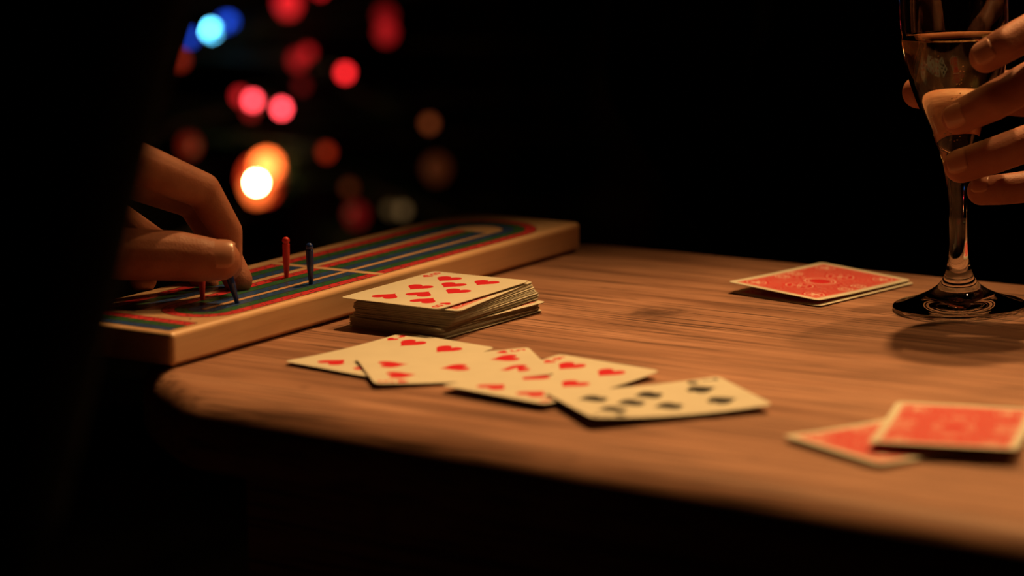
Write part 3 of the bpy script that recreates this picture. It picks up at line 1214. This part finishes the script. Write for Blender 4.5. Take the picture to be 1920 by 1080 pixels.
left_p = person(h1, el1, (-600, 1010, 265), sh_r, (-440, 870, -225), (-430, 905, 150), (-400, 925, 330), (-395, 965, 460), (0.12, 0.99),
                [(-490, 1290, -230), (-330, 1300, -230)], [(-495, 1270, -690), (-325, 1280, -690)],
                [el_r, (-290, 1010, -130), (-315, 1060, -150), (-330, 1110, -160)], wr1,
                'person in black at the left edge, left hand moving the blue peg', 0.16)
nl = nail(left_p, at(421, 487, 1412), t_mid, (0.10, -0.80, 0.60), 10.4, 0.72, 14.0)
nl['label'] = 'pale thumbnail catching the lamp light'

# --- player opposite, nearly lost in the dark: left hand round the flute
h2 = []
a_mcp, a_pip, a_dip, a_tip = at(2096, -30, 1470), at(1975, 36, 1424), at(1885, 84, 1417), at(1848, 106, 1420)
h2.append(([a_mcp, a_pip, a_dip, a_tip], [11.5, 9.8, 9.2, 8.6]))
b_mcp, b_pip, b_dip, b_tip = at(2112, 68, 1468), at(1975, 128, 1428), at(1862, 190, 1424), at(1796, 221, 1433)
h2.append(([b_mcp, b_pip, b_dip, b_tip], [12.0, 10.4, 10.2, 8.8]))
c_mcp, c_pip, c_dip, c_tip = at(2108, 180, 1470), at(1972, 252, 1436), at(1862, 292, 1438), at(1802, 311, 1446)
h2.append(([c_mcp, c_pip, c_dip, c_tip], [11.6, 10.0, 9.7, 9.2]))
d_mcp, d_pip, d_dip, d_tip = at(2085, 285, 1476), at(1960, 346, 1446), at(1882, 355, 1447), at(1840, 358, 1452)
h2.append(([d_mcp, d_pip, d_dip, d_tip], [10.4, 8.8, 8.3, 7.8]))
e_cmc, e_mcp, e_ip, e_tip = at(2150, 240, 1520), at(1960, 176, 1518), at(1815, 172, 1507), at(1722, 173, 1499)
h2.append(([e_cmc, e_mcp, e_ip, e_tip], [16, 13.6, 11.6, 9.0]))
wr2 = (400.0, 1545.0, 118.0)
wr2b = (392.0, 1534.0, 119.0)
for q, rr in ((a_mcp, 12), (b_mcp, 12.5), (c_mcp, 12), (d_mcp, 11), (e_cmc, 15)):
    h2.append(([wr2b, q], [19, rr]))
h2.append(([a_mcp, b_mcp, c_mcp, d_mcp], [11, 11.5, 11, 10]))
h2.append(([e_mcp, at(2050, 110, 1490), a_mcp], [11, 11, 10]))
el2 = (600.0, 1790.0, 60.0)
h2.append(([wr2b, wr2, tuple(Vector(wr2) + (Vector(el2) - Vector(wr2)) * 0.35)], [20, 21, 27]))
right_p = person(h2, el2, (505, 2040, 300), (150, 2110, 300), (330, 2200, -225), (328, 2130, 150), (325, 2105, 330), (322, 2070, 460), (-0.1, -0.99),
                 [(250, 1800, -225), (425, 1790, -225)], [(245, 1790, -690), (430, 1780, -690)],
                 [(120, 2060, 60), (220, 1930, -110), (255, 1880, -120), (280, 1840, -125)], wr2,
                 'person in black behind the table, left hand holding the glass flute', 0.30)
for tip, dip, dors, r, L in ((a_tip, a_dip, (-0.25, -0.85, 0.45), 8.6, 11), (b_tip, b_dip, (-0.3, -0.9, 0.3), 8.8, 11.5), (c_tip, c_dip, (-0.2, -0.85, 0.5), 9.2, 11.5), (d_tip, d_dip, (-0.1, -0.7, 0.7), 7.8, 9.5)):
    nail(right_p, tip, dip, dors, r, 0.62, L)

# ------------------------------------------------------------------ Christmas tree with its lights
TREE = (-262.0, 3560.0)
tree = empty('christmas_tree', V(TREE[0], TREE[1], -750))
tag(tree, 'dark fir tree standing behind the table, hung with blurred coloured lights', 'tree')
bm = bmesh.new()
add_tube(bm, [Vector((0, 0, 0)), Vector((0, 0, 0.9)), Vector((0, 0, 1.75))], [0.045, 0.03, 0.006], 10)
obj('trunk', bm, M_BARK, tree)
bm = bmesh.new()
rt = random.Random(11)
verts, faces = [], []
for b in range(150):
    z = 0.22 + 1.5 * (b / 150)
    L = 0.50 * (1 - (z - 0.15) / 1.66) + 0.05
    a = b * 2.39996
    d = Vector((cos(a), sin(a), -0.10 + 0.25 * rt.random()))
    p0, p1 = Vector((0, 0, z)), Vector((0, 0, z)) + d * L
    add_tube(bm, [p0, p1], [0.006, 0.002], 5)
    for k in range(190):
        f = 0.15 + 0.85 * rt.random()
        c = p0.lerp(p1, f)
        s = Vector((rt.gauss(0, 1), rt.gauss(0, 1), rt.gauss(0, .7))).normalized()
        nd = (d * 0.6 + s).normalized() * rt.uniform(0.02, 0.045)
        w = nd.cross(Vector((rt.random(), rt.random(), rt.random()))).normalized() * 0.0016
        i0 = len(verts)
        verts += [c - w, c + w, c + nd]
        faces.append((i0, i0 + 1, i0 + 2))
obj('branches', bm, M_BARK, tree)
me = bpy.data.meshes.new('needles')
me.from_pydata(verts, [], faces)
tag(link('needles', me, M_NEEDLE, tree), kind='stuff')

# the string of lights: bulbs in front of the needles, wire winding between them
BC = {'red': (1.0, 0.02, 0.025), 'pink': (1.0, 0.055, 0.075), 'blue': (0.02, 0.10, 1.0), 'cyan': (0.12, 0.65, 1.0), 'amber': (1.0, 0.15, 0.025),
      'ember': (1.0, 0.055, 0.012), 'rust': (1.0, 0.2, 0.05), 'white': (1.0, 0.74, 0.30), 'cream': (0.9, 0.5, 0.18)}
BULBS = [  # photo pixel, depth (mm), colour, radius (mm), brightness; large dim entries stand in for soft glows
    (397, 57, 3250, 'cyan', 7.0, 9.0), (426, 44, 3300, 'blue', 9, 1.3), (356, 70, 3320, 'blue', 6, 0.7),
    (540, 5, 3260, 'red', 14, 0.4), (600, -20, 3300, 'red', 6, 0.9), (647, 136, 3240, 'red', 6, 2.1), (558, 112, 3270, 'red', 9, 0.2), (577, 98, 3290, 'red', 6, 0.32),
    (450, 180, 3260, 'red', 6, 0.6), (474, 188, 3230, 'pink', 6, 4.6), (528, 203, 3230, 'pink', 6, 5.0), (724, 60, 3270, 'red', 11, 0.19), (722, 30, 3280, 'red', 11, 0.1),
    (612, 285, 3230, 'ember', 6, 0.26), (481, 342, 3220, 'white', 6.0, 70.0), (500, 311, 3265, 'amber', 16, 3.0), (482, 352, 3270, 'amber', 16, 1.2), (490, 334, 3300, 'ember', 25, 0.5),  # large amber and ember balls added as the halo round the white bulb
    (805, 231, 3300, 'rust', 6, 0.16), (818, 315, 3300, 'rust', 15, 0.02), (755, 394, 3290, 'cream', 6, 0.09), (732, 392, 3310, 'cream', 6, 0.05),
    (668, 402, 3270, 'red', 12, 0.055), (355, 272, 3270, 'ember', 11, 0.07), (338, 112, 3290, 'ember', 7, 0.2), (655, 352, 3280, 'amber', 6, 0.05), (566, 160, 3300, 'red', 6, 0.08),
    (470, 208, 3280, 'red', 6, 0.2)]
wire_pts = []
string = empty('fairy_light_string', V(TREE[0], TREE[1], -750))
tag(string, 'string of small coloured electric bulbs winding round the dark fir tree', 'lights')
for u, v, y, c, r, e in BULBS:
    p = at(u, v, y)
    bm = lathe_bm([(0, -1.15 * r), (0.45 * r, -1.1 * r), (0.8 * r, -0.65 * r), (1.0 * r, -0.1 * r), (0.92 * r, 0.4 * r), (0.6 * r, 0.85 * r), (0, 1.05 * r)], 14)
    o = obj('bulb', bm, glow('lit_%s_bulb' % c, BC[c], e * 2.2), string, True)
    o.location = V(*p) - string.location
    o['label'] = {'cyan': 'bright cyan blue', 'white': 'bright warm white', 'cream': 'dim cream'}.get(c, c) + ' lit bulb or soft glow'
    wire_pts.append(V(*p) - string.location)
wire_pts.sort(key=lambda p: p.z)
bm = bmesh.new()
pts = []
for k, p in enumerate(wire_pts):
    pts.append(p + Vector((0, 0.02, 0.004)))
add_tube(bm, pts, 0.0012, 6)
obj('wire', bm, M_WIRE, string)
